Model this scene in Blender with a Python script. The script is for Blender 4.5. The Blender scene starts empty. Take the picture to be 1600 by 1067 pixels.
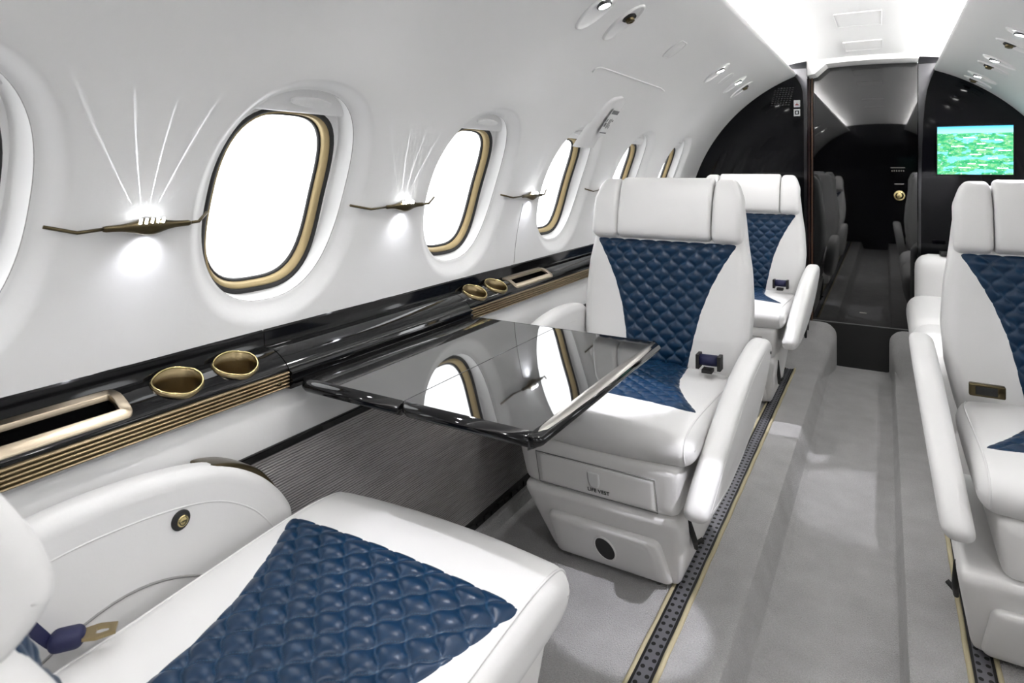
import bpy, bmesh, math, random
from mathutils import Vector, Matrix
random.seed(4)
PI = math.pi
scn = bpy.context.scene
COL = scn.collection
R_ = math.radians

# ------------------------------------------------------------------ materials
def new_mat(name):
    m = bpy.data.materials.new(name); m.use_nodes = True
    nt = m.node_tree
    return m, nt, nt.nodes['Principled BSDF']

def pbr(name, col, rough=.5, metal=0., ior=1.5, coat=0., bump=None, spec=None, sheen=0., mottling=None):
    m, nt, b = new_mat(name)
    b.inputs['Base Color'].default_value = (*col, 1)
    b.inputs['Roughness'].default_value = rough
    b.inputs['Metallic'].default_value = metal
    b.inputs['IOR'].default_value = ior
    b.inputs['Coat Weight'].default_value = coat
    b.inputs['Coat Roughness'].default_value = .05
    b.inputs['Sheen Weight'].default_value = sheen
    if spec is not None: b.inputs['Specular IOR Level'].default_value = spec
    if mottling or bump:
        tc = nt.nodes.new('ShaderNodeTexCoord')
    if mottling:
        sc, amt = mottling
        n = nt.nodes.new('ShaderNodeTexNoise'); n.inputs['Scale'].default_value = sc; n.inputs['Detail'].default_value = 6
        nt.links.new(tc.outputs['Object'], n.inputs['Vector'])
        mx = nt.nodes.new('ShaderNodeMix'); mx.data_type = 'RGBA'
        mx.inputs['A'].default_value = (*[c*(1-amt) for c in col], 1); mx.inputs['B'].default_value = (*[min(1, c*(1+amt)) for c in col], 1)
        nt.links.new(n.outputs['Fac'], mx.inputs['Factor']); nt.links.new(mx.outputs['Result'], b.inputs['Base Color'])
    if bump:
        sc, st, dist = bump
        n2 = nt.nodes.new('ShaderNodeTexNoise'); n2.inputs['Scale'].default_value = sc; n2.inputs['Detail'].default_value = 4
        nt.links.new(tc.outputs['Object'], n2.inputs['Vector'])
        bp = nt.nodes.new('ShaderNodeBump'); bp.inputs['Strength'].default_value = st; bp.inputs['Distance'].default_value = dist
        nt.links.new(n2.outputs['Fac'], bp.inputs['Height']); nt.links.new(bp.outputs['Normal'], b.inputs['Normal'])
    return m

def emit(name, col, s):
    m, nt, b = new_mat(name)
    b.inputs['Base Color'].default_value = (*col, 1)
    b.inputs['Emission Color'].default_value = (*col, 1)
    b.inputs['Emission Strength'].default_value = s
    return m

M = {}
M['liner'] = pbr('liner', (.70, .70, .70), .55, bump=(90, .12, .002))
M['leather'] = pbr('white_leather', (.69, .685, .68), .45, bump=(220, .10, .001))
M['seam'] = pbr('seam', (.26, .255, .25), .6)
M['liner_edge'] = pbr('liner_edge', (.50, .50, .505), .5)
M['plastic'] = pbr('white_plastic', (.72, .72, .72), .35)
M['shell'] = pbr('seat_shell', (.80, .79, .78), .4, bump=(260, .05, .001))
M['black'] = pbr('black_lacquer', (.004, .004, .0045), .07, ior=1.42)
M['tabletop'] = pbr('table_lacquer', (.008, .0078, .008), .03, ior=2.85)
M['bulk'] = pbr('bulkhead_lacquer', (.003, .003, .0045), .05, ior=1.33)
M['doorglass'] = pbr('smoked_door', (.003, .003, .0035), .02, ior=1.88)
M['matteblack'] = pbr('matte_black', (.012, .012, .012), .6)
M['bronze'] = pbr('bronze', (.30, .235, .13), .28, metal=1., bump=(300, .05, .001))
M['darkbronze'] = pbr('dark_bronze', (.10, .08, .045), .3, metal=1.)
M['gold'] = pbr('gold_band', (.40, .31, .16), .42, metal=.4)
M['brass'] = pbr('brass', (.55, .45, .22), .18, metal=1.)
M['silver'] = pbr('brushed_silver', (.45, .43, .40), .25, metal=1.)
M['chrome'] = pbr('dark_chrome', (.09, .09, .095), .14, metal=1.)
M['rib'] = pbr('ribbed_bronze', (.27, .21, .13), .36, metal=.9)
M['navy'] = pbr('navy_webbing', (.006, .008, .05), .6, bump=(400, .3, .001))
M['carpet'] = pbr('carpet', (.62, .61, .605), .95, bump=(330, 1., .010), sheen=.3, mottling=(11, .22))
nt = M['carpet'].node_tree
_b = nt.nodes['Principled BSDF']; _src = _b.inputs['Base Color'].links[0].from_socket
_tc = nt.nodes.new('ShaderNodeTexCoord'); _n = nt.nodes.new('ShaderNodeTexNoise'); _n.inputs['Scale'].default_value = 260; _n.inputs['Detail'].default_value = 5; _n.inputs['Roughness'].default_value = .75
nt.links.new(_tc.outputs['Object'], _n.inputs['Vector'])
_r = nt.nodes.new('ShaderNodeValToRGB'); _r.color_ramp.elements[0].position = .3; _r.color_ramp.elements[0].color = (.62, .62, .62, 1); _r.color_ramp.elements[1].position = .7; _r.color_ramp.elements[1].color = (1, 1, 1, 1)
nt.links.new(_n.outputs['Fac'], _r.inputs['Fac'])
_m = nt.nodes.new('ShaderNodeMix'); _m.data_type = 'RGBA'; _m.blend_type = 'MULTIPLY'; _m.inputs['Factor'].default_value = 1
nt.links.new(_src, _m.inputs['A']); nt.links.new(_r.outputs['Color'], _m.inputs['B']); nt.links.new(_m.outputs['Result'], _b.inputs['Base Color'])
M['binding'] = pbr('carpet_binding', (.42, .37, .24), .8, bump=(300, .5, .002))
M['rail'] = pbr('rail_metal', (.28, .28, .31), .4, metal=.8)
M['hole'] = pbr('rail_hole', (.006, .006, .006), .6)
M['velour'] = pbr('tray_lining', (.42, .16, .09), .7)
M['lamp'] = emit('lamp_lens', (1, .99, .96), 14)
M['led'] = emit('led_slot', (.95, .97, 1), 9)
M['cove'] = emit('cove_strip', (1, .985, .97), 44)

def fabric_mat():
    m, nt, b = new_mat('ribbed_fabric')
    tc = nt.nodes.new('ShaderNodeTexCoord'); mp = nt.nodes.new('ShaderNodeMapping')
    mp.inputs['Scale'].default_value = (1, 12, 130)
    nt.links.new(tc.outputs['Object'], mp.inputs['Vector'])
    n = nt.nodes.new('ShaderNodeTexNoise'); n.inputs['Scale'].default_value = 1.6; n.inputs['Detail'].default_value = 5
    nt.links.new(mp.outputs['Vector'], n.inputs['Vector'])
    w = nt.nodes.new('ShaderNodeTexWave'); w.bands_direction = 'Z'; w.inputs['Scale'].default_value = 55; w.inputs['Distortion'].default_value = 1.2
    nt.links.new(tc.outputs['Object'], w.inputs['Vector'])
    a = nt.nodes.new('ShaderNodeMath'); a.operation = 'ADD'
    nt.links.new(n.outputs['Fac'], a.inputs[0]); nt.links.new(w.outputs['Fac'], a.inputs[1])
    cr = nt.nodes.new('ShaderNodeValToRGB')
    cr.color_ramp.elements[0].position = .45; cr.color_ramp.elements[0].color = (.15, .142, .14, 1)
    cr.color_ramp.elements[1].position = 1.45 if False else 1.0; cr.color_ramp.elements[1].color = (.38, .365, .36, 1)
    nt.links.new(a.outputs[0], cr.inputs['Fac']); nt.links.new(cr.outputs['Color'], b.inputs['Base Color'])
    bp = nt.nodes.new('ShaderNodeBump'); bp.inputs['Strength'].default_value = .5; bp.inputs['Distance'].default_value = .003
    nt.links.new(a.outputs[0], bp.inputs['Height']); nt.links.new(bp.outputs['Normal'], b.inputs['Normal'])
    b.inputs['Roughness'].default_value = .9
    return m
M['fabric'] = fabric_mat()

def blue_mat():
    m, nt, b = new_mat('quilted_blue_leather')
    b.inputs['Roughness'].default_value = .35; b.inputs['Specular IOR Level'].default_value = .34
    uv = nt.nodes.new('ShaderNodeUVMap')
    sp = nt.nodes.new('ShaderNodeSeparateXYZ'); nt.links.new(uv.outputs['UV'], sp.inputs[0])
    def mth(op, a, c=None, d=None):
        n = nt.nodes.new('ShaderNodeMath'); n.operation = op
        for i, v in enumerate((a, c, d)):
            if v is None: continue
            if isinstance(v, (int, float)): n.inputs[i].default_value = v
            else: nt.links.new(v, n.inputs[i])
        return n.outputs[0]
    def line(p, q):
        d = mth('ABSOLUTE', mth('SUBTRACT', p, mth('ROUND', p)))
        off = mth('MULTIPLY_ADD', mth('ABSOLUTE', mth('SINE', mth('MULTIPLY', q, PI))), .03, .02)
        on = mth('LESS_THAN', mth('ABSOLUTE', mth('SUBTRACT', d, off)), .009)
        dash = mth('LESS_THAN', mth('FRACT', mth('MULTIPLY', q, 9)), .6)
        return mth('MULTIPLY', on, dash)
    l = mth('MAXIMUM', line(sp.outputs[0], sp.outputs[1]), line(sp.outputs[1], sp.outputs[0]))
    mx = nt.nodes.new('ShaderNodeMix'); mx.data_type = 'RGBA'
    mx.inputs['A'].default_value = (.0014, .021, .059, 1); mx.inputs['B'].default_value = (.010, .05, .105, 1)
    nt.links.new(l, mx.inputs['Factor']); nt.links.new(mx.outputs['Result'], b.inputs['Base Color'])
    tc = nt.nodes.new('ShaderNodeTexCoord')
    n2 = nt.nodes.new('ShaderNodeTexNoise'); n2.inputs['Scale'].default_value = 260; n2.inputs['Detail'].default_value = 3
    nt.links.new(tc.outputs['Object'], n2.inputs['Vector'])
    bp = nt.nodes.new('ShaderNodeBump'); bp.inputs['Strength'].default_value = .12; bp.inputs['Distance'].default_value = .001
    nt.links.new(n2.outputs['Fac'], bp.inputs['Height']); nt.links.new(bp.outputs['Normal'], b.inputs['Normal'])
    return m
M['blue'] = blue_mat()

def glass_mat():
    m = bpy.data.materials.new('window_acrylic'); m.use_nodes = True; nt = m.node_tree
    nt.nodes.clear()
    o = nt.nodes.new('ShaderNodeOutputMaterial'); mix = nt.nodes.new('ShaderNodeMixShader')
    t = nt.nodes.new('ShaderNodeBsdfTransparent'); g = nt.nodes.new('ShaderNodeBsdfGlossy')
    t.inputs[0].default_value = (.97, .985, 1, 1); g.inputs['Roughness'].default_value = .03
    mix.inputs[0].default_value = .06
    nt.links.new(t.outputs[0], mix.inputs[1]); nt.links.new(g.outputs[0], mix.inputs[2]); nt.links.new(mix.outputs[0], o.inputs[0])
    return m
M['glass'] = glass_mat()

def screen_mat():
    m, nt, b = new_mat('moving_map_screen')
    tc = nt.nodes.new('ShaderNodeTexCoord')
    def noise(scale, det, sx=1, sz=1):
        mp = nt.nodes.new('ShaderNodeMapping'); mp.inputs['Scale'].default_value = (sx, 1, sz)
        nt.links.new(tc.outputs['Generated'], mp.inputs['Vector'])
        n = nt.nodes.new('ShaderNodeTexNoise'); n.inputs['Scale'].default_value = scale; n.inputs['Detail'].default_value = det
        nt.links.new(mp.outputs['Vector'], n.inputs['Vector']); return n.outputs['Fac']
    def ramp(fac, pts):
        r = nt.nodes.new('ShaderNodeValToRGB'); e = r.color_ramp.elements
        while len(e) > 1: e.remove(e[-1])
        e[0].position, e[0].color = pts[0][0], (*pts[0][1], 1)
        for p, c in pts[1:]:
            q = e.new(p); q.color = (*c, 1)
        nt.links.new(fac, r.inputs['Fac']); return r.outputs['Color']
    def mix(f, a, c):
        x = nt.nodes.new('ShaderNodeMix'); x.data_type = 'RGBA'
        nt.links.new(f, x.inputs['Factor']); nt.links.new(a, x.inputs['A']); nt.links.new(c, x.inputs['B']); return x.outputs['Result']
    land = ramp(noise(9, 6, 1, 2), [(.35, (.02, .28, .12)), (.5, (.05, .42, .16)), (.6, (.22, .50, .22)), (.72, (.05, .33, .2))])
    lake = ramp(noise(3.2, 3, 1, 2.4), [(.0, (.12, .62, .72)), (1, (.2, .7, .78))])
    lm = ramp(noise(3.2, 4, 1, 2.4), [(.54, (0, 0, 0)), (.57, (1, 1, 1))])
    c = mix(lm, land, lake)
    snow = ramp(noise(26, 4, 1, 2.2), [(.60, (0, 0, 0)), (.66, (1, 1, 1))])
    white = ramp(noise(2, 1), [(0, (.65, .85, .8)), (1, (.75, .9, .85))])
    c = mix(snow, c, white)
    sp = nt.nodes.new('ShaderNodeSeparateXYZ'); nt.links.new(tc.outputs['Generated'], sp.inputs[0])
    skyc = ramp(sp.outputs[2], [(.86, (.35, .8, .85)), (.93, (.25, .7, .9)), (1, (.05, .45, .8))])
    sm = ramp(sp.outputs[2], [(.845, (0, 0, 0)), (.87, (1, 1, 1))])
    c = mix(sm, c, skyc)
    b.inputs['Base Color'].default_value = (0, 0, 0, 1); b.inputs['Roughness'].default_value = .2
    nt.links.new(c, b.inputs['Emission Color']); b.inputs['Emission Strength'].default_value = .62
    return m
M['screen'] = screen_mat()

# ------------------------------------------------------------------ object helpers
def obj(name, me, mat, parent=None, smooth=True, ang=None):
    """link a mesh or bmesh as one object"""
    if isinstance(me, bmesh.types.BMesh):
        bm = me; me = bpy.data.meshes.new(name)
        bmesh.ops.recalc_face_normals(bm, faces=bm.faces[:]); bm.to_mesh(me); bm.free()
    mats = mat if isinstance(mat, (list, tuple)) else [mat]
    if not me.materials:
        for k in mats: me.materials.append(M[k] if isinstance(k, str) else k)
    o = bpy.data.objects.new(name, me); COL.objects.link(o)
    if smooth:
        me.polygons.foreach_set('use_smooth', [True]*len(me.polygons))
        if ang: me.set_sharp_from_angle(angle=R_(ang))
        if ang == 40:
            for f in me.polygons:
                if max(abs(c) for c in f.normal) > .9999 and f.area > 4e-5: f.use_smooth = False
    if parent: o.parent = parent
    return o
def empty(name, loc=(0, 0, 0), rz=0):
    o = bpy.data.objects.new(name, None); COL.objects.link(o); o.location = loc; o.rotation_euler = (0, 0, rz)
    o.empty_display_size = .05
    return o
def tag(o, label, cat, group=None):
    o['label'] = label; o['category'] = cat
    if group: o['group'] = group
    return o
def struct(o):
    o['kind'] = 'structure'; return o

def new_bm(): return bmesh.new()
def bm_box(bm, lo, hi, mi=0):
    x0, y0, z0 = lo; x1, y1, z1 = hi
    v = [bm.verts.new(p) for p in ((x0,y0,z0),(x1,y0,z0),(x1,y1,z0),(x0,y1,z0),(x0,y0,z1),(x1,y0,z1),(x1,y1,z1),(x0,y1,z1))]
    for f in ((0,3,2,1),(4,5,6,7),(0,1,5,4),(1,2,6,5),(2,3,7,6),(3,0,4,7)):
        fc = bm.faces.new([v[i] for i in f]); fc.material_index = mi
    return v
def bbox_bm(lo, hi, bev=.003, seg=2):
    bm = new_bm(); bm_box(bm, lo, hi)
    if bev: bmesh.ops.bevel(bm, geom=bm.edges[:], offset=bev, segments=seg, affect='EDGES', profile=.5)
    return bm
def rbox(lo, hi, r, n=10, deform=None):
    """box with rounded edges, evenly gridded so it can be bent"""
    bm = new_bm(); c = [(a+b)/2 for a, b in zip(lo, hi)]; h = [(b-a)/2 for a, b in zip(lo, hi)]
    rr = [min(r, q*.999) for q in h]
    cache = {}
    def grid(q): # concentrated near ends
        return [-1+2*(.5-.5*math.cos(PI*i/n))*1.0 for i in range(n+1)]
    g = grid(0)
    def vert(p):
        k = tuple(round(a, 6) for a in p)
        if k in cache: return cache[k]
        q = [p[i]*h[i] for i in range(3)]
        inner = [max(-(h[i]-rr[i]), min(h[i]-rr[i], q[i])) for i in range(3)]
        d = Vector([(q[i]-inner[i])/rr[i] for i in range(3)])
        if d.length > 1e-9: d.normalize()
        w = Vector([c[i]+inner[i]+d[i]*rr[i] for i in range(3)])
        if deform: w = Vector(deform(w))
        cache[k] = bm.verts.new(w); return cache[k]
    for ax in range(3):
        a, b = [(1, 2), (2, 0), (0, 1)][ax]
        for s in (-1, 1):
            for i in range(n):
                for j in range(n):
                    pts = []
                    for (ii, jj) in ((i, j), (i+1, j), (i+1, j+1), (i, j+1)):
                        p = [0, 0, 0]; p[ax] = s; p[a] = g[ii]; p[b] = g[jj]; pts.append(vert(p))
                    if s < 0: pts.reverse()
                    try: bm.faces.new(pts)
                    except ValueError: pass
    return bm
def tube_bm(pts, r, n=8, bm=None, closed=False, cap=True, radii=None, mi=0):
    bm = bm or new_bm(); pts = [Vector(p) for p in pts]; m = len(pts); rings = []
    up = None
    for i, p in enumerate(pts):
        a = pts[i-1] if (i or closed) else p
        b = pts[(i+1) % m] if (i < m-1 or closed) else p
        t = (b-a).normalized() if (b-a).length > 1e-9 else Vector((0, 1, 0))
        if up is None:
            up = t.orthogonal().normalized()
        up = (up-t*up.dot(t)); up = up.normalized() if up.length > 1e-6 else t.orthogonal().normalized()
        s = t.cross(up); ri = radii[i] if radii else r
        rings.append([bm.verts.new(p+(up*math.cos(2*PI*k/n)+s*math.sin(2*PI*k/n))*ri) for k in range(n)])
    for i in range(m if closed else m-1):
        A, B = rings[i], rings[(i+1) % m]
        for k in range(n):
            bm.faces.new((A[k], A[(k+1) % n], B[(k+1) % n], B[k])).material_index = mi
    if cap and not closed:
        bm.faces.new(rings[0][::-1]).material_index = mi; bm.faces.new(rings[-1]).material_index = mi
    return bm
def lathe_bm(prof, axis=(0, 0, 1), org=(0, 0, 0), n=32, bm=None, sx=1, sy=1, cap=True):
    bm = bm or new_bm(); q = Vector((0, 0, 1)).rotation_difference(Vector(axis)); o = Vector(org); rings = []
    for r, h in prof:
        if r < 1e-6: rings.append([bm.verts.new(o+q @ Vector((0, 0, h)))])
        else: rings.append([bm.verts.new(o+q @ Vector((r*sx*math.cos(2*PI*k/n), r*sy*math.sin(2*PI*k/n), h))) for k in range(n)])
    for A, B in zip(rings, rings[1:]):
        for k in range(n):
            a = [A[k % len(A)], A[(k+1) % len(A)]] if len(A) > 1 else [A[0]]
            b = [B[(k+1) % n], B[k % n]] if len(B) > 1 else [B[0]]
            if len(a)+len(b) > 2: bm.faces.new(a+b)
    return bm
def extrude_y(poly, y0, y1, bm=None, cap=True, mi=0, ny=1):
    """poly: list of (x,z), closed"""
    bm = bm or new_bm(); n = len(poly); rings = []
    for k in range(ny+1):
        y = y0+(y1-y0)*k/ny; rings.append([bm.verts.new((x, y, z)) for x, z in poly])
    for A, B in zip(rings, rings[1:]):
        for i in range(n):
            bm.faces.new((A[i], A[(i+1) % n], B[(i+1) % n], B[i])).material_index = mi
    if cap:
        bm.faces.new(rings[0][::-1]).material_index = mi; bm.faces.new(rings[-1]).material_index = mi
    return bm
def strip_y(line, ys, bm=None):
    bm = bm or new_bm()
    rings = [[bm.verts.new((x, y, z)) for x, z in line] for y in ys]
    for A, B in zip(rings, rings[1:]):
        for i in range(len(line)-1): bm.faces.new((A[i], A[i+1], B[i+1], B[i]))
    return bm
def catmull(pts, per=8, closed=True):
    out = []; n = len(pts)
    rng = range(n) if closed else range(n-1)
    for i in rng:
        g = (lambda k: pts[k % n]) if closed else (lambda k: pts[max(0, min(n-1, k))])
        p0, p1, p2, p3 = [Vector(g(i+d)) for d in (-1, 0, 1, 2)]
        for k in range(per):
            t = k/per
            out.append(.5*((2*p1)+(p2-p0)*t+(2*p0-5*p1+4*p2-p3)*t*t+(3*p1-p0-3*p2+p3)*t**3))
    if not closed: out.append(Vector(pts[-1]))
    return out
def apply_mods(o):
    dg = bpy.context.evaluated_depsgraph_get()
    me = bpy.data.meshes.new_from_object(o.evaluated_get(dg)); old = o.data
    o.modifiers.clear(); o.data = me
    return o
def cut(o, cutters):
    for c in cutters:
        m = o.modifiers.new('b', 'BOOLEAN'); m.operation = 'DIFFERENCE'; m.object = c; m.solver = 'EXACT'
    bpy.context.view_layer.update()
    apply_mods(o)
    for c in cutters: bpy.data.objects.remove(c)
def text_obj(name, s, size, mat, parent, loc, rot, ext=.0006):
    cu = bpy.data.curves.new(name, 'FONT'); cu.body = s; cu.size = size; cu.extrude = ext
    cu.align_x = 'CENTER'; cu.align_y = 'CENTER'
    t = bpy.data.objects.new(name+'_tmp', cu); COL.objects.link(t); bpy.context.view_layer.update()
    me = bpy.data.meshes.new_from_object(t.evaluated_get(bpy.context.evaluated_depsgraph_get()))
    bpy.data.objects.remove(t); bpy.data.curves.remove(cu)
    me.materials.clear()
    o = obj(name, me, mat, parent, smooth=False); o.location = loc; o.rotation_euler = rot
    return o

# ------------------------------------------------------------------ camera
YAW = math.atan(583/1000)
cam = bpy.data.cameras.new('camera'); cam.sensor_width = 36; cam.lens = 22.5
cam.shift_y = -(533.5-262)/1600; cam.clip_start = .01
cam.dof.use_dof = True; cam.dof.focus_distance = 1.7; cam.dof.aperture_fstop = 9
co = bpy.data.objects.new('camera', cam); COL.objects.link(co)
co.location = (.10, 0, 1.10); co.rotation_euler = (PI/2, 0, YAW)
scn.camera = co

# ------------------------------------------------------------------ the shell
XC, ZC, RW = -.01, .716, .995
def wp(R, deg, y, side=-1):
    a = R_(deg)
    return Vector((XC+side*R*math.cos(a), y, ZC+R*math.sin(a)))
def wnormal(deg, side=-1):           # pointing into the cabin
    a = R_(deg); return Vector((-side*math.cos(a), 0, -math.sin(a)))
WIN0, WSTEP = .905, .6645
def cyc(k): return WIN0+(k-1)*WSTEP
def wyc(k): return cyc(k)+(.037 if k == 0 else 0)      # k = 0.. : W1 at k=0
A0, A1, ATOP = 0.8, 40., 69.0
def sup(th, n):
    c, s = math.cos(th), math.sin(th)
    return (abs(c)**n+abs(s)**n)**(-1/n)
NS = 24
def cell_boundary(yc, hy):
    pts = []
    for i in range(NS): pts.append((yc-hy+2*hy*i/NS, A0))
    for i in range(NS): pts.append((yc+hy, A0+(A1-A0)*i/NS))
    for i in range(NS): pts.append((yc+hy-2*hy*i/NS, A1))
    for i in range(NS): pts.append((yc-hy, A1-(A1-A0)*i/NS))
    return pts
D2A = 1/math.degrees(1)  # deg -> rad
def ell(yc, ac, hy, ha, n, bpts, R):
    """ring of superellipse points matched by direction with the cell boundary; ha in degrees"""
    out = []
    for (y, a) in bpts:
        th = math.atan2((a-ac)/ha, (y-yc)/hy); r = sup(th, n)
        out.append((yc+hy*r*math.cos(th), ac+ha*r*math.sin(th), R))
    return out
def lerp(a, b, t): return a+(b-a)*t
def window_rings(yc, bpts):
    rings = []
    soft = (18.6, .218, 15.4, 2.25); lip = (18.9, .174, 12.9, 2.35)
    S = ell(yc, soft[0], soft[1], soft[2], soft[3], bpts, RW)
    rings.append([(y, a, RW) for y, a in bpts])
    for t in (.5,): rings.append([(lerp(b[0], s[0], t), lerp(b[1], s[1], t), RW) for b, s in zip(bpts, S)])
    rings.append(S)
    for t in (.12, .28, .5, .72, .88, 1.):
        e = [lerp(soft[i], lip[i], t) for i in range(4)]
        d = .026*(t*t*(3-2*t))
        rings.append(ell(yc, *e, bpts, RW+d))
    # rolled lip and reveal
    for dr, sh in ((.0268, .0004), (.0295, .0012), (.036, .0035), (.046, .009), (.055, .015), (.064, .022)):
        e = (lip[0]-sh*20, lip[1]-sh, lip[2]-sh*57*.8, lip[3]+sh*20)
        rings.append(ell(yc, *e, bpts, RW+dr))
    return rings
def side_wall(name, side, yend, ks):
    bm = new_bm(); hy = WSTEP/2
    kmin = -3
    for k in range(kmin, 6):
        yc = cyc(k); b = cell_boundary(yc, hy)
        if k in ks:
            rings = [[bm.verts.new(wp(R, a, y, side)) for (y, a, R) in r] for r in window_rings(wyc(k), b)]
            n = len(b)
            for A, B in zip(rings, rings[1:]):
                for i in range(n): bm.faces.new((A[i], A[(i+1) % n], B[(i+1) % n], B[i]))
        else:
            g = [[bm.verts.new(wp(RW, A0+(A1-A0)*j/NS, yc-hy+2*hy*i/NS, side)) for j in range(NS+1)] for i in range(NS+1)]
            for i in range(NS):
                for j in range(NS): bm.faces.new((g[i][j], g[i+1][j], g[i+1][j+1], g[i][j+1]))
        g = [[bm.verts.new(wp(RW, A1+(ATOP-A1)*j/16, yc-hy+2*hy*i/NS, side)) for j in range(17)] for i in range(NS+1)]
        for i in range(NS):
            for j in range(16): bm.faces.new((g[i][j], g[i+1][j], g[i+1][j+1], g[i][j+1]))
    y0 = cyc(5)+hy
    g = [[bm.verts.new(wp(RW, a, y0+(yend-y0)*i/6, side)) for a in [A0+(A1-A0)*j/NS for j in range(NS+1)]+[A1+(ATOP-A1)*j/16 for j in range(1, 17)]] for i in range(7)]
    for i in range(6):
        for j in range(len(g[0])-1): bm.faces.new((g[i][j], g[i+1][j], g[i+1][j+1], g[i][j+1]))
    # lip rolled over into the cove
    bmesh.ops.remove_doubles(bm, verts=bm.verts[:], dist=1e-5)
    return struct(obj(name, bm, 'liner'))
YB = 4.15; YR = 4.30; YAFT = cyc(-3)-WSTEP/2
KS = range(-1, 6)
side_wall('wall_left', -1, YB, KS)
side_wall('wall_right', 1, YR, KS)

# headliner lips, ceiling and cove strips
for side, nm in ((-1, 'trim_left_cove'), (1, 'trim_right_cove')):
    e = wp(RW, ATOP, 0, side); yend = YB if side < 0 else YR
    X = lambda d: e.x+side*d
    poly = [(X(.0), e.z), (X(-.008), e.z+.004), (X(-.012), e.z+.010), (X(-.008), e.z+.017), (X(.0), e.z+.018), (X(.095), e.z-.010), (X(.097), e.z+.080), (X(.112), e.z+.080), (X(.112), e.z-.034)]
    struct(obj(nm, extrude_y(poly, YAFT, yend), 'liner', ang=50))
XE = abs(wp(RW, ATOP, 0, -1).x-XC)
def ceil_z(x):
    u = (x-XC)/.50
    return 1.742-.035*u*u-.02*abs(u)**6
bm = strip_y([(XC-.50+i*1.0/40, ceil_z(XC-.50+i*1.0/40)) for i in range(41)], [YAFT+(4.45-YAFT)*i/8 for i in range(9)])
struct(obj('ceiling', bm, 'liner'))
for side, nm in ((-1, 'left'), (1, 'right')):
    bm = new_bm(); x = XC+side*(.455); z = 1.676
    bm_box(bm, (x-.008, YAFT+.05, z-.018), (x+.008, (YB if side < 0 else YR)-.01, z-.006))
    o = obj('cove_light_strip', bm, 'cove', smooth=False)
    tag(o, f'white glowing light strip tucked in the cove along the {nm} edge of the ceiling', 'light', None)

# lower side walls
XS = -.935
def lower_wall(name, s, yend):
    line = [(s*1.02, .74), (s*1.02, .70), (s*.955, .66), (s*.936, .62), (s*.936, .555)]
    if s > 0: line += [(s*.936, 0.0)]
    return struct(obj(name, strip_y(line, [YAFT, yend]), 'liner', ang=30))
lower_wall('wall_left_lower', -1, YB)
lower_wall('wall_right_lower', 1, YR)
struct(obj('trim_1', bbox_bm((-.955, YAFT, .540), (-.930, YB, .557), .003), 'black', ang=40))
struct(obj('wall_left_fabric_panel', bbox_bm((-.960, YAFT, .072), (-.938, YB, .541), .0), 'fabric', smooth=False))
bm = bbox_bm((-.955, YAFT, .040), (-.934, YB, .074), 0)
for i in range(150):
    y = YAFT+.05+i*.04
    if y > YB-.05: break
    bm_box(bm, (-.9345, y, .048+.004*(i % 3 == 0)), (-.929, y+.022+.008*random.random(), .058+.006*(i % 2)))
struct(obj('trim_2', bm, 'matteblack', smooth=False))
struct(obj('baseboard_left', bbox_bm((-.955, YAFT, -.01), (-.917, YB, .042), .006), 'carpet', ang=40))

# floor: two decks and the sunken aisle, one carpet
prof = [(-.95, 0), (-.60, 0), (-.215, 0), (-.207, -.0035), (-.203, -.011), (-.176, -.084), (-.160, -.097), (-.135, -.1), (.07, -.1), (.110, -.1), (.130, -.092), (.139, -.07), (.143, -.012), (.147, -.0035), (.155, 0), (.5, 0), (.95, 0)]
ys = [YAFT+(4.40-YAFT)*i/40 for i in range(41)]
struct(obj('floor', strip_y(prof, ys), 'carpet', ang=28))
# carpeted humps where the decks meet the door step
def hump(name, x0, x1, inner, y0, y1):
    def d(p):
        u = min(1, max(0, (p.y-y0)/(y1-y0))); k = u**2.2
        z = p.z
        if z > -.10: z = -.10+(p.z+.10)*(.33+.67*k)
        x = p.x-(inner*.06/abs(inner))*(1-k)*(1 if abs(p.x) < .3 else 0)*-1*0
        return (p.x+(-1 if inner < 0 else 1)*.055*(1-k)*max(0, 1-abs(p.x-inner)/.2), p.y, z)
    return struct(obj(name, rbox((x0, y0, -.16), (x1, y1+.06, .172), .085, 18, d), 'carpet'))
hump('floor_ramp_left', -.50, -.145, -.145, 3.55, 4.29)
hump('floor_ramp_right', .115, .48, .115, 3.55, 4.28)
struct(obj('wall_aft', bbox_bm((-1.05, YAFT-.03, -.12), (1.05, YAFT, 1.80), 0), 'bulk', smooth=False))

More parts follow.
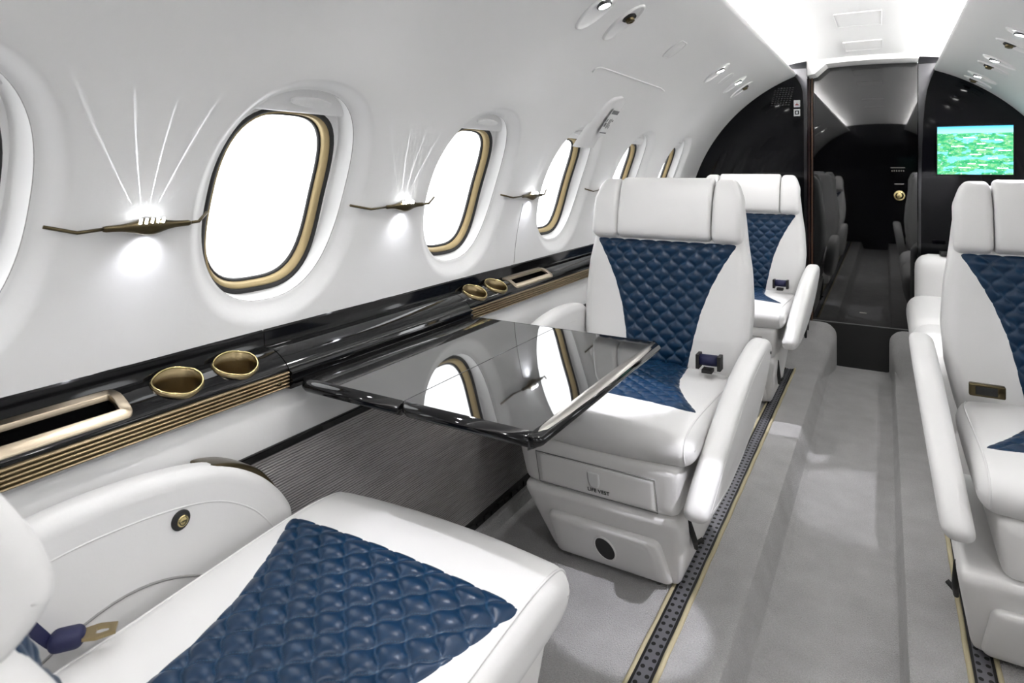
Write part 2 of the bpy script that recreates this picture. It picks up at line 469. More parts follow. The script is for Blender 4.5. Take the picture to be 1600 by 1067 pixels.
# ------------------------------------------------------------------ windows
def loft_rings(rings, bm=None, mis=None):
    bm = bm or new_bm(); vs = [[bm.verts.new(p) for p in r] for r in rings]; n = len(rings[0])
    for j, (A, B) in enumerate(zip(vs, vs[1:])):
        for i in range(n):
            f = bm.faces.new((A[i], A[(i+1) % n], B[(i+1) % n], B[i]))
            if mis: f.material_index = mis[j]
    return bm, vs
def wring(yc, ac, hy, ha, n, R, side, N=72):
    out = []
    for i in range(N):
        th = 2*PI*i/N; r = sup(th, n)
        out.append(wp(R, ac+ha*r*math.sin(th), yc+hy*r*math.cos(th), side))
    return out
wi = 0
for side in (-1, 1):
    for k in KS:
        wi += 1; yc = wyc(k)
        fr = lambda d, dr, n=3.1: wring(yc, 17.6, .146+d, 10.9+d*57, n, RW+dr, side)
        # black gasket
        bm, _ = loft_rings([fr(.0025, .0605), fr(.0, .057), fr(-.0065, .059), fr(-.0085, .066)])
        w = struct(obj(f'window_{wi}', bm, 'matteblack'))
        bm, _ = loft_rings([fr(.034, .060), fr(.010, .0605), fr(.001, .0600)]); obj('surround', bm, 'plastic', w)
        obj('joint', tube_bm(wring(yc, 18.9, .1742, 12.92, 2.35, RW+.0275, side, 96), .0013, 6, closed=True), 'seam', w)
        bm, _ = loft_rings([fr(-.0075, .062), fr(-.011, .0605), fr(-.016, .074), fr(-.019, .080)]); obj('bezel', bm, 'gold', w)
        bm, _ = loft_rings([fr(-.016, .079), fr(-.021, .078), fr(-.024, .084), fr(-.012, .094)]); obj('inner_seal', bm, 'matteblack', w)
        bm, vs = loft_rings([fr(-.013, .088)])
        bm.faces.new(vs[0]); obj('pane', bm, 'glass', w)
        # pull-down shade stowed at the top of the reveal
        bm = new_bm(); rows = []
        for a in (28.2, 28.5, 30, 31.5, 33):
            hw = .158*max(.25, 1-((a-17)/17.5)**6)
            rows.append([bm.verts.new(wp(RW+(.048 if a > 28.3 else .056)-(a-28)*.0035, a, yc+hw*(j/10-1), side)) for j in range(21)])
        for A, B in zip(rows, rows[1:]):
            for j in range(20): bm.faces.new((A[j], A[j+1], B[j+1], B[j]))
        sh = obj('shade', bm, 'plastic', w)
        c = wp(RW+.038, 30.0, yc+.012, side)
        bm = rbox((-.052, -.011, -.004), (.052, .011, .004), .004, 8, lambda p: (p.x, p.y*(1-(p.x/.056)**2)**.5, p.z))
        hd = obj('finger_pull', bm, 'plastic', sh)
        nrm = wnormal(34, side); hd.rotation_euler = Matrix((Vector((0, 1, 0)), nrm.cross(Vector((0, 1, 0))), nrm)).transposed().to_euler(); hd.location = c

# emergency exit handle cover above the fourth window
def on_wall(y, a, off=0, side=-1): return wp(RW-off, a, y, side)
bm = new_bm(); rows = []
for i in range(17):
    a = 27.6+13.6*i/16; t = i/16
    hw = .098*(1-.18*t)*(1 if t < .75 else max(.0, 1-((t-.75)/.25)**2.4)**.5 if t < 1 else .02)
    yc_ = wyc(3)+.012+.05*t
    rows.append([bm.verts.new(on_wall(yc_+hw*(j/8-1), a, (.006+.012*t)*max(0, 1-abs(j/8-1)**4)**.5-.004)) for j in range(17)])
for A, B in zip(rows, rows[1:]):
    for j in range(16): bm.faces.new((A[j], A[j+1], B[j+1], B[j]))
ex = obj('exit_handle_cover', bm, 'plastic')
tag(ex, 'white scooped emergency exit handle cover above the third full window, with a small placard', 'handle cover')
def wall_patch(y0, y1, a0, a1, off, n=6):
    bm = new_bm(); g = [[bm.verts.new(on_wall(lerp(y0, y1, i/n), lerp(a0, a1, j/n), off)) for j in range(n+1)] for i in range(n+1)]
    for i in range(n):
        for j in range(n): bm.faces.new((g[i][j], g[i+1][j], g[i+1][j+1], g[i][j+1]))
    return bm
pl = obj('placard', wall_patch(2.262, 2.338, 31.5, 38.3, .0185), 'plastic', ex)
pl['label'] = 'small white placard with grey marks'
grey = pbr('placard_grey', (.16, .16, .17), .5)
bm = wall_patch(2.268, 2.332, 36.9, 37.9, .0192)
for (y0, y1, a0, a1) in ((2.268, 2.285, 33.6, 34.6), (2.270, 2.278, 34.8, 35.6), (2.292, 2.300, 33.2, 35.6), (2.305, 2.312, 33.4, 35.8), (2.318, 2.330, 35.0, 35.5), (2.318, 2.324, 33.2, 34.2), (2.268, 2.332, 31.9, 32.2)):
    b2 = wall_patch(y0, y1, a0, a1, .0192, 2); me = bpy.data.meshes.new('t'); b2.to_mesh(me); b2.free(); bm.from_mesh(me); bpy.data.meshes.remove(me)
obj('placard_marks', bm, grey, pl)

# ------------------------------------------------------------------ side ledge
def ledge_poly(front):
    top = [(-1.02, .768), (-1.004, .768), (-1.0, .764), (-.998, .738), (-.996, .733), (-.992, .7325), (-.985, .7335), (-.975, .733), (-.962, .7285), (-.948, .7205), (-.934, .710), (-.9285, .7035), (-.9265, .700)]
    if front == 'rib':
        low = [(-.9265, .6965), (-.9285, .6955), (-.9285, .662), (-1.02, .650)]
    else:
        low = [(-.925, .697), (-.9175, .694), (-.9165, .690), (-.922, .687), (-.922, .684), (-.915, .680), (-.914, .676), (-.921, .672), (-.921, .660), (-1.02, .650)]
    return top+low
def ledge_z(x):
    top = [(-.998, .738), (-.985, .7335), (-.975, .733), (-.962, .7285), (-.948, .7205), (-.934, .710), (-.9265, .700), (-.90, .68)]
    for (xa, za), (xb, zb) in zip(top, top[1:]):
        if x <= xb: return za+(zb-za)*max(0, (x-xa))/(xb-xa)
    return .69
def cyl_cutter(x, y, r, z0, z1):
    return obj('cutter', lathe_bm([(0, z0), (r, z0), (r, z1), (0, z1)], org=(x, y, 0), n=40, sy=1.32), 'black')
def cup(parent, x, y):
    r = .0315; n = 48
    cu = obj('cup_holder', lathe_bm([(0, .668), (r-.002, .668), (r, .672)], org=(x, y, 0), n=n, sy=1.32), 'bronze', parent)
    bm = new_bm(); rings = []
    def rim(th):
        return ledge_z(x+r*math.cos(th))+.005+.003*math.cos(2*th+.4)
    for f, dr in ((0, 0), (.25, .0), (.5, .0), (.75, 0), (1, 0), (1, .0015), (.985, .0028), (.9, .0028)):
        rings.append([(x+(r+dr)*math.cos(t), y+1.32*(r+dr)*math.sin(t), .670+(rim(t)-.670)*f+(.0016 if dr == .0015 else 0)) for t in [2*PI*i/n for i in range(n)]])
    b2, _ = loft_rings(rings); obj('wall', b2, 'bronze', cu)
    pts = [(x+(r+.0008)*math.cos(t), y+1.32*(r+.0008)*math.sin(t), rim(t)+.0008) for t in [2*PI*i/n for i in range(n)]]
    obj('rim', tube_bm(pts, .0019, 8, closed=True), 'brass', cu)
    return cu
def tray(parent, x0, x1, y0, y1):
    # metal frame following the ledge, with a lined well
    bm = new_bm(); n = 16
    def P(x, y, d): return (x, y, ledge_z(x)+d)
    rings = []
    for ins, d in ((0, -.001), (.0004, .0020), (.0016, .0030), (.0158, .0030), (.0168, .0016), (.0172, -.006)):
        xa, xb, ya, yb = x0+ins, x1-ins*.8, y0+ins, y1-ins; r = max(.003, .010-ins*.6); pts = []
        for (cx, cy, s) in ((xb-r, yb-r, 0), (xa+r, yb-r, 1), (xa+r, ya+r, 2), (xb-r, ya+r, 3)):
            for q in range(5):
                t = PI/2*(s+q/4); pts.append(P(cx+r*math.cos(t), cy+r*math.sin(t), d))
            nx = {0: (xa+r, yb), 1: (xa, ya+r), 2: (xb-r, ya), 3: (xb, yb-r)}[s]; last = pts[-1]
            for q in range(1, 8):
                xx, yy = lerp(last[0], nx[0], q/8), lerp(last[1], nx[1], q/8); pts.append(P(xx, yy, d))
        rings.append(pts)
    b2, _ = loft_rings(rings)
    t = obj('tray_frame', b2, pbr('pale_bronze', (.44, .37, .28), .28, metal=1.), parent, ang=35)
    t['label'] = 'pale brass tray frame'
    z = .682
    obj('tray_well', bbox_bm((x0+.013, y0+.013, z-.004), (x1-.011, y1-.013, z), 0), 'velour', t, smooth=False)
    return t
TY0, TY1 = .878, 1.522
def ribs(parent, y0, y1):
    pts = [(-.9285, .6965)]
    n = 5; h = .0335/n
    for i in range(n):
        zt = .6963-i*h
        for q in range(7):
            a = PI*q/6; pts.append((-.9275+.0060*math.sin(a), zt-h*.10-h*.80*(1-math.cos(a))/2))
    pts += [(-.9285, .6625)]
    obj('ribbed_strip', extrude_y(pts, y0, y1), 'rib', parent, ang=60)
def ledge(y0, y1, front, label, cups=(), trays=()):
    poly = ledge_poly(front)
    if front == 'plain': poly = ledge_poly('plain')
    o = obj('side_ledge', extrude_y(poly, y0, y1), 'black', ang=35)
    cs = [cyl_cutter(x, y, .0318, .667, .80) for x, y in cups]
    for (x0, x1, ya, yb) in trays:
        cs.append(obj('cutter', bbox_bm((x0+.013, ya+.013, .676), (x1-.012, yb-.013, .80), 0), 'black', smooth=False))
    if cs:
        cut(o, cs); o.data.polygons.foreach_set('use_smooth', [True]*len(o.data.polygons)); o.data.set_sharp_from_angle(angle=R_(35))
    tag(o, label, 'ledge')
    for x, y in cups: cup(o, x, y)
    for t in trays: tray(o, *t)
    if front == 'rib': ribs(o, y0, y1)
    return o
LA = ledge(YAFT+.05, TY0-.002, 'rib', 'glossy black side ledge beside the near seat, with two bronze cup holders and a tray', [(-.962, .668), (-.962, .783)], [(-.994, -.930, .30, .578)])
LB = ledge(TY0, TY1, 'plain', 'plain glossy black grooved side ledge behind the folding table')
LC = ledge(TY1+.002, YB, 'rib', 'glossy black side ledge beyond the table, running behind the facing seats', [(-.962, 1.60), (-.962, 1.72)], [(-.992, -.932, 1.80, 2.07)])
LD = obj('trim_11', extrude_y([(-.02-x, z) for x, z in ledge_poly('plain')], YAFT+.05, YR), 'black', ang=35)
struct(LD)
bm = lathe_bm([(0, .003), (.004, .003), (.005, 0)], axis=(1, 0, 0), org=(-.9235, .852, .678), n=16)
obj('bolt', bm, 'darkbronze', LA)

# ------------------------------------------------------------------ folding table
tb = empty('folding_table', (-.645, 1.205, .66))
tag(tb, 'glossy black folding table swung out from the side ledge in front of the facing seat', 'table')
def tleaf(x0, x1, open_side):
    """leaf with rolled edges on near and far sides; outer leaf also at the aisle end"""
    ya, yb = .892, 1.512
    bm = rbox((x0, ya, .640), (x1, yb, .672), .013, 14)
    return bm
def local(o, root):
    o.matrix_world = root.matrix_world.inverted() @ o.matrix_world
def put(name, bm, mat, root, **k):
    o = obj(name, bm, mat, None, **k); 
    bpy.context.view_layer.update()
    o.data.transform(root.matrix_world.inverted()); o.parent = root
    return o
bpy.context.view_layer.update()
put('inner_leaf', bbox_bm((-.909, .900, .655), (-.6513, 1.508, .672), .0008), 'tabletop', tb, ang=40)
put('outer_leaf', bbox_bm((-.650, .900, .655), (-.386, 1.508, .672), .0008), 'tabletop', tb, ang=40)
def edge_rail(x0, x1, y, s):
    pts = []
    for q in range(13):
        a = PI*q/12
        pts.append((.020*math.sin(a), .672-.0125*(1-math.cos(a))))
    bm = new_bm(); rings = []
    for x, k in ((x0, .35), (x0+.008, .8), (x0+.02, 1), (x1, 1)):
        rings.append([bm.verts.new((x, y+s*d*k, .672+(z-.672)*(.4+.6*k))) for d, z in pts])
    for A, B in zip(rings, rings[1:]):
        for i in range(12): bm.faces.new((A[i], A[i+1], B[i+1], B[i]))
    for rg in (rings[0], rings[-1]): bm.faces.new(rg)
    return bm
put('edge_rail', edge_rail(-.905, -.6535, .901, -1), 'black', tb)
put('edge_rail', edge_rail(-.6495, -.386, .901, -1), 'black', tb)
put('edge_rail', edge_rail(-.905, -.6535, 1.507, 1), 'black', tb)
put('edge_rail', edge_rail(-.6495, -.386, 1.507, 1), 'black', tb)
# aisle end: rolled edge with a metal inlay
pts = []
for q in range(13):
    a = PI*q/12; pts.append((.022*math.sin(a), .672-.0125*(1-math.cos(a))))
bm = new_bm(); rings = []
for y, k in ((.884, .15), (.890, .6), (.902, 1), (1.506, 1), (1.518, .6), (1.524, .15)):
    rings.append([bm.verts.new((-.387+d*k, y, z)) for d, z in pts])
for A, B in zip(rings, rings[1:]):
    for i in range(12): bm.faces.new((A[i], A[i+1], B[i+1], B[i]))
bm.faces.new(rings[0]); bm.faces.new(rings[-1])
put('end_rail', bm, 'black', tb)
bm = new_bm(); rings = []
for i in range(25):
    y = .905+.575*i/24; k = math.sin(PI*min(1, max(0, i/24)))**.3 if 0 < i < 24 else .02
    c = (-.378, .6716)
    rings.append([bm.verts.new((-.379+w*.0125*k, y, .6722+.0012*(1-w*w)*k-.0026*max(0, w)**2-.0005)) for w in (-1, -.5, 0, .5, 1)])
for A, B in zip(rings, rings[1:]):
    for i in range(4): bm.faces.new((A[i], A[i+1], B[i+1], B[i]))
put('inlay_strip', bm, 'silver', tb)
for ya in (.93, 1.42): put('hinge', bbox_bm((-.9205, ya, .640), (-.90, ya+.06, .656), .002), 'black', tb, ang=40)
for o in tb.children: o.location.z += .0
put('support_arm', bbox_bm((-.915, 1.17, .632), (-.45, 1.24, .6545), .004), 'matteblack', tb, ang=40)

tb.location.z += .007

# ------------------------------------------------------------------ seats
def poly_norm(pr):
    n = len(pr); A = sum(pr[i].x*pr[(i+1) % n].y-pr[(i+1) % n].x*pr[i].y for i in range(n)); s = 1 if A > 0 else -1
    out = []
    for i in range(n):
        t = (pr[(i+1) % n]-pr[i-1]).normalized(); out.append(Vector((t.y, -t.x))*s)
    return out
class Pillow:
    """closed y-z profile carried across x, its ends rounded; W may vary with z or y"""
    def __init__(self, ctrl, W, r, per=7, xoff=None, post=None, crown=0):
        self.p = catmull([Vector(c) for c in ctrl], per); self.n = poly_norm(self.p)
        self.W = W if callable(W) else (lambda y, z: W); self.r = r; self.xoff = xoff; self.post = post; self.crown = crown
    def at(self, i, x_fr=None, x=None, off=0):
        p, n = self.p[i % len(self.p)], self.n[i % len(self.p)]
        W = self.W(p.x, p.y)
        if x is None: x = x_fr*W
        d = max(0, abs(x)-(W-self.r)); d = min(d, self.r*.9999)
        ins = self.r-math.sqrt(self.r**2-d*d)
        q = p-n*ins+n*(off-self.crown*min(1, abs(x)/W)**2)
        xx = x+(self.xoff(q.x, q.y) if self.xoff else 0)
        v = Vector((xx, q.x, q.y))
        return self.post(v) if self.post else v
    def bm(self, nx=6, ne=6, x0=None, x1=None):
        b = new_bm(); rings = []
        W0 = max(self.W(q.x, q.y) for q in self.p)
        # stations as (kind, value): edge stations depend on W per point
        st = [('e', -1, k/ne) for k in range(ne)]+[('m', -1+2*k/nx) for k in range(nx+1)]+[('e', 1, 1-k/ne) for k in range(1, ne+1)]
        for s in st:
            ring = []
            for i, p in enumerate(self.p):
                W = self.W(p.x, p.y); flat = W-self.r
                if s[0] == 'm': x = flat*s[1]
                else: x = s[1]*(flat+self.r*math.cos(PI/2*s[2]))
                ring.append(b.verts.new(self.at(i, x=x)))
            rings.append(ring)
        n = len(self.p)
        for A, B in zip(rings, rings[1:]):
            for i in range(n): b.faces.new((A[i], A[(i+1) % n], B[(i+1) % n], B[i]))
        for rg in (rings[0], rings[-1]):
            f = b.faces.new(rg)
        bmesh.ops.triangulate(b, faces=[f for f in b.faces if len(f.verts) > 4])
        return b
    def piping(self, x_fr, i0, i1, r=.0028, off=.0005):
        pts = []
        for i in range(i0, i1+1):
            W = self.W(self.p[i % len(self.p)].x, self.p[i % len(self.p)].y)
            pts.append(self.at(i, x=x_fr*(W-self.r*.55), off=off))
        return tube_bm(pts, r, 8)
def quilt(pil, i0, i1, wl, wr, step, amp=.0075, pitch=.055, off=.0012):
    """diamond-quilted panel lying on a pillow between profile samples i0..i1; wl/wr give its half widths along the way"""
    # path length
    idx = list(range(i0, i1+1)); L = [0]
    for a, b in zip(idx, idx[1:]): L.append(L[-1]+(pil.p[b % len(pil.p)]-pil.p[a % len(pil.p)]).length)
    T = L[-1]; nv = int(T/step); nu = int((max(wl(t/20) for t in range(21))+max(wr(t/20) for t in range(21)))/step)
    me_v, me_f, uvs = [], [], []
    f = lambda d: max(0., 1-abs(1-2*max(0, d-.015)/.97)**2.3)**.62
    for j in range(nv+1):
        s = T*j/nv; k = 0
        while k < len(L)-2 and L[k+1] < s: k += 1
        fr = (s-L[k])/(L[k+1]-L[k]); t = s/T
        for i in range(nu+1):
            u = i/nu; x = lerp(-wl(t), wr(t), u)
            a = x/pitch+s/pitch; b = x/pitch-s/pitch
            a += .045*math.sin(2*PI*b); b += .045*math.sin(2*PI*(x/pitch+s/pitch))
            da = abs(a-round(a)); db = abs(b-round(b))
            e = (1-abs(2*u-1)**40)*(1-abs(2*t-1)**40)
            e2 = min(1, 14*min(u, 1-u))*min(1, 14*min(t, 1-t))
            h = off*e+amp*f(da)*f(db)*min(1, e2)-.004*(1-e)
            p0 = pil.at(idx[k], x=x, off=h); p1 = pil.at(idx[k+1], x=x, off=h)
            me_v.append(p0.lerp(p1, fr)); uvs.append((a, b))
    for j in range(nv):
        for i in range(nu):
            q = j*(nu+1)+i; me_f.append((q, q+1, q+nu+2, q+nu+1))
    me = bpy.data.meshes.new('quilted_panel'); me.from_pydata([tuple(v) for v in me_v], [], me_f)
    ul = me.uv_layers.new(name='UVMap'); flat = []
    for l in me.loops: flat += uvs[l.vertex_index]
    ul.data.foreach_set('uv', flat)
    return me
def table_fn(tab):
    def fn(t):
        for (a, b), (c, d) in zip(tab, tab[1:]):
            if t <= c:
                k = (t-a)/(c-a); return lerp(b, d, k)
        return tab[-1][1]
    # smooth it
    def sm(t):
        return sum(fn(min(1, max(0, t+o))) for o in (-.06, -.03, 0, .03, .06))/5
    return sm

def make_seat(label, loc, rz, side=1, recline=8, arm=True, base_dx=0., step=.0035, arm_dz=0., arm_dx=0., belt='roll', cush_w=(None, None)):
    """local frame: joint of cushion and back at y=0, front towards -y; side = +1 puts the aisle arm at +x"""
    root = empty('cabin_seat', loc, rz)
    tag(root, label, 'seat', 'white leather cabin seats with blue quilted panels')
    S = side
    # ---- base
    def bshape(p):
        k = (p.z)/.25; w = lerp(.178, .215, min(1, k*1.15))/.215
        yf = lerp(-.385, -.515, min(1, k*1.1)); yr = lerp(-.02, .02, k)
        u = (p.y+.515)/.535
        return (p.x*w+base_dx, lerp(yf, yr, u), p.z)
    obj('base', rbox((-.215, -.515, .0095), (.215, .02, .25), .02, 14, bshape), 'shell', root)
    # drawer on the sloped front
    def fy(z): return lerp(-.385, -.515, min(1, z/.25*1.1))
    def dshape(p):
        u = (p.z-.012)/.155
        return (p.x*lerp(.97, .90, max(0, min(1, u)))+base_dx-.0*S, fy(p.z)+p.y, p.z)
    dr = obj('drawer', rbox((-.172, -.020, .012), (.172, .03, .172), .022, 14, dshape), 'shell', root)
    ang = math.atan2(.13*1.1, .25)
    ax = Vector((0, -math.cos(ang), -math.sin(ang)*1.0))
    c = Vector((base_dx, fy(.093)-.0205, .093))
    def oval(bm):
        d = Vector((0, -ax.z, ax.y)).normalized()
        for v in bm.verts: v.co += d*((v.co-c).dot(d)*.75)
        return bm
    bm = oval(lathe_bm([(.030, -.002), (.030, .002), (.027, .003), (.0255, .0)], axis=ax, org=c, n=32)); obj('finger_hole', bm, 'shell', dr)
    bm = oval(lathe_bm([(0, .0012), (.026, .0012)], axis=ax, org=c, n=32))
    fh = obj('hole_cup', bm, 'hole', dr); fh['label'] = 'dark round finger hole'
    # ---- housing with the life vest flap
    def hshape(p):
        u = (p.z-.255)/.125; return (p.x*lerp(.95, 1.0, u), p.y+(.035*(1-u) if p.y < -.3 else 0), p.z)
    obj('housing', rbox((-.222, -.552, .245), (.222, .03, .392), .028, 16, hshape), 'shell', root)
    def hy(z): return -.552+.035*(1-(z-.255)/.125)
    fl = obj('life_vest_flap', rbox((-.158, -.0035, .262), (.158, .006, .345), .003, 8, lambda p: (p.x, hy(p.z)+p.y, p.z)), 'shell', root)
    rim = [(x, hy(z)-.0015, z) for x, z in ((-.162, .258), (.162, .258), (.162, .349), (-.162, .349))]
    obj('flap_seam', tube_bm(rim, .0016, 6, closed=True), 'seam', fl)
    def latch(p): return (p.x*(1 if p.z > .305 else max(.25, 1-((.305-p.z)/.024)**2)**.5), hy(p.z)+p.y-.004, p.z)
    obj('latch', rbox((-.016, -.004, .283), (.016, .004, .328), .004, 8, latch), 'plastic', fl)
    tx = text_obj('lettering', 'LIFE VEST', .0145, 'hole', fl, (0.01, hy(.2765)-.0050, .2765), (PI/2+math.atan2(.035, .125), 0, 0))
    # ---- cushion
    cush = Pillow([(.05, .37), (-.20, .365), (-.44, .372), (-.52, .378), (-.558, .397), (-.575, .43), (-.566, .462), (-.535, .482), (-.47, .490), (-.38, .488), (-.26, .480), (-.12, .470), (0, .465), (.06, .45), (.075, .41)],
                  lambda y, z: .255-.02*max(0, (y+.05)/.12), .034, crown=.012)
    obj('cushion', cush.bm(8, 7), 'leather', root)
    P = 7
    for s in (-1, 1): obj('piping', cush.piping(s, 4*P, 12*P, .0022), 'leather', root)
    # quilted panel: from front of top (sample of -.44) back to the joint
    W1 = table_fn([(0, .246), (.05, .226), (.2, .185), (.4, .140), (.6, .115), (1, .098)])
    wl = wr = W1
    if cush_w[0]: wl = table_fn(cush_w[0])
    if cush_w[1]: wr = table_fn(cush_w[1])
    # profile runs nose -> top -> rear between 8.35P and 12P; start where y = -.425
    i0 = min(range(7*P, 11*P), key=lambda i: abs(cush.p[i].x+.428)); i1 = 12*P+3
    q = quilt(cush, i0, i1, wl, wr, step)
    o = obj('quilted_panel', q, 'blue', root); o['label'] = 'diamond-quilted blue leather seat panel'
    # ---- back
    ra = R_(recline); py, pz = .0, .42
    def rec(v):
        y, z = v.y-py, v.z-pz
        return Vector((v.x, py+y*math.cos(ra)+z*math.sin(ra), pz+z*math.cos(ra)-y*math.sin(ra)))
    def bw(y, z):
        tab = [(.36, .23), (.42, .245), (.55, .272), (.66, .280), (.78, .272), (.87, .258), (.96, .248), (1.03, .235), (1.08, .215)]
        if z <= tab[0][0]: return tab[0][1]
        for (a, b), (c, d) in zip(tab, tab[1:]):
            if z <= c: return lerp(b, d, (z-a)/(c-a))
        return tab[-1][1]
    back = Pillow([(.02, .375), (-.002, .43), (-.012, .50), (-.006, .60), (.0, .70), (.004, .80), (.012, .875), (.022, .95), (.03, 1.02), (.045, 1.052), (.075, 1.06), (.105, 1.045), (.118, .98), (.122, .85), (.125, .70), (.125, .55), (.12, .43), (.09, .37)],
                  bw, .038, post=rec)
    obj('backrest', back.bm(8, 7), 'leather', root)
    i0 = min(range(0, 3*P), key=lambda i: abs(back.p[i].y-.445)); i1 = min(range(3*P, 9*P), key=lambda i: abs(back.p[i].y-.862))
    WB = table_fn([(0, .095), (.15, .108), (.3, .120), (.45, .134), (.6, .156), (.75, .184), (.88, .214), (.97, .243), (1, .250)])
    o = obj('quilted_panel', quilt(back, i0, i1, WB, WB, step), 'blue', root); o['label'] = 'diamond-quilted blue leather back panel'
    # headrest: middle pad and two wings
    hp = [(.03, .868), (-.016, .872), (-.028, .90), (-.026, .95), (-.016, 1.01), (.002, 1.058), (.03, 1.074), (.06, 1.068), (.065, 1.02), (.05, .93)]
    mid = Pillow(hp, .156, .012, post=rec); obj('headrest', mid.bm(8, 5), 'leather', root)
    for s in (-1, 1):
        def ww(y, z, s=s):
            return .0465-.012*max(0, (z-1.0)/.07)
        wg = Pillow([(a+.004, b-.004) for a, b in hp], ww, .020, post=lambda v, s=s: rec(v+Vector((s*(.204-.010*max(0, (v.z-1.0)/.07)), 0, 0))))
        obj('headrest_wing', wg.bm(4, 6), 'leather', root)
    # ---- aisle arm: a leaf-shaped padded blade
    if arm:
        ctrl = [(.03, .578), (-.06, .582), (-.18, .566), (-.30, .530), (-.42, .462), (-.52, .390), (-.575, .335), (-.583, .303), (-.55, .280), (-.45, .262), (-.30, .252), (-.12, .275), (.04, .322), (.12, .40), (.138, .48), (.115, .545)]
        ap = Pillow([(a, b+arm_dz) for a, b in ctrl], .030, .022, xoff=lambda y, z: S*(.278+arm_dx+.045*((z-.29)/.28)))
        ar = obj('armrest', ap.bm(2, 6), 'leather', root)
        # inset outer face line
        cen = Vector((-.2, .42+arm_dz)); bm = None
        pts = []
        for i in range(len(ap.p)):
            p = ap.p[i]-ap.n[i]*.030
            pts.append(Vector((S*(.278+arm_dx+.045*((p.y-.29)/.28)+.0295), p.x, p.y)))
        obj('piping', tube_bm(pts, .0016, 6, closed=True), 'leather', ar)
        bm = lathe_bm([(0, .001), (.0045, .001), (.0045, -.001)], axis=(S, 0, 0), org=(S*(.278+arm_dx+.03+.042), .06, .53+arm_dz), n=12); obj('screw', bm, 'hole', ar)
        # recline lever in a slot on the base side
        lv = tube_bm([(S*.213+base_dx, -.44, .225), (S*.209+base_dx, -.36, .13), (S*.204+base_dx, -.32, .085)], .008, 8, radii=[.006, .008, .006])
        tube_bm([(S*.205+base_dx, -.33, .10), (S*.222+base_dx, -.318, .112)], .006, 8, bm=lv)
        o = obj('lever', lv, 'hole', root); o['label'] = 'black recline lever'
    # ---- window-side arm: tall console arm
    ctrl = [(.0, .625), (-.10, .632), (-.22, .622), (-.32, .596), (-.40, .545), (-.455, .480), (-.465, .44), (-.44, .42), (-.30, .40), (-.1, .39), (.06, .39), (.10, .45), (.10, .56), (.06, .61)]
    wa = Pillow(ctrl, .030, .024, xoff=lambda y, z: -S*.305)
    wo = obj('window_armrest', wa.bm(2, 6), 'leather', root)
    inn = []
    for i in range(len(wa.p)):
        inn.append(wa.p[i]-wa.n[i]*.052)
    pts = [Vector((-S*.276, p.x, p.y)) for p in inn[2:6*7-2]]
    obj('piping', tube_bm(pts, .002, 6), 'leather', wo)
    # quilted pocket, button and bronze end cap
    pk = [(-S*.2752, -.02-.30*t, .428+.058*math.sin(PI*min(1, (t*.92+.06)))-.02*t) for t in [i/16 for i in range(17)]]
    obj('pocket_seam', tube_bm(pk, .0022, 6), 'seam', wo)
    bm = lathe_bm([(.015, -.002), (.0155, .002), (.013, .004), (.010, .0035), (.0095, .006), (.006, .007), (0, .0065)], axis=(S, 0, 0), org=(-S*.2745, -.235, .548), n=28)
    o = obj('recline_button', bm, 'hole', wo); o['label'] = 'round black and bronze recline button'
    bm = lathe_bm([(.0088, .004), (.0088, .0075), (.0065, .0085), (.004, .0070), (0, .0068)], axis=(S, 0, 0), org=(-S*.2745, -.235, .548), n=24); obj('button_core', bm, 'brass', o)
    ec = Pillow([(-.30, .604), (-.345, .592), (-.395, .563), (-.43, .523), (-.447, .492), (-.44, .488), (-.40, .525), (-.35, .565), (-.305, .590)], .026, .005, xoff=lambda y, z: -S*.308, per=5)
    o = obj('end_cap', ec.bm(2, 3), 'darkbronze', wo); o['label'] = 'dark bronze ashtray cap'
    o.location = (-S*.008, .004, -.001)
    # ---- seat belt
    if belt == 'roll':
        b = obj('seat_belt', tube_bm([(S*.148, -.055, .512), (S*.205, -.050, .512)], .017, 18), 'navy', root); b['label'] = 'rolled navy seat belt'
        bm = new_bm()
        bm_box(bm, (S*.140 if S > 0 else -.150, -.075, .487), (S*.150 if S > 0 else -.140, -.035, .530)); bm_box(bm, (S*.203 if S > 0 else -.213, -.072, .487), (S*.213 if S > 0 else -.203, -.035, .530))
        bm_box(bm, (min(S*.16, S*.19), -.085, .480), (max(S*.16, S*.19), -.05, .490))
        obj('buckle', bm, 'hole', b, smooth=False)
    elif belt == 'buckle':
        bm = bbox_bm((-.040, -.010, -.017), (.040, .010, .017), .004)
        b = obj('seat_belt', bm, 'darkbronze', root); b.location = (S*.185, -.05, .505); b['label'] = 'dark bronze seat belt buckle'
        obj('buckle', bbox_bm((-.026, -.013, -.011), (.022, -.009, .011), .002), 'hole', b)
    elif belt == 'tongue':
        # navy strap up the side, fold of webbing, bronze tongue lying on the cushion
        X = -S
        b = obj('seat_belt', rbox((-.021, -.029, -.017), (.021, .029, .017), .016, 10), 'navy', root)
        b.scale = (.72, .72, .72); b.location = (X*.240, -.058, .487); b.rotation_euler = (0, 0, R_(-38)*X); b['label'] = 'navy seat belt with bronze tongue'
        bm = new_bm()
        outer = [(-.015, -.025), (.015, -.025), (.020, -.048), (.013, -.078), (-.013, -.078), (-.020, -.048)]; inner_ = [(-.008, -.045), (.008, -.045), (.010, -.052), (.007, -.066), (-.007, -.066), (-.010, -.052)]
        top = [[bm.verts.new((x, y, z)) for x, y in pl_] for pl_, z in ((outer, .003), (inner_, .003))]; bot = [[bm.verts.new((x, y, z)) for x, y in pl_] for pl_, z in ((outer, -.003), (inner_, -.003))]
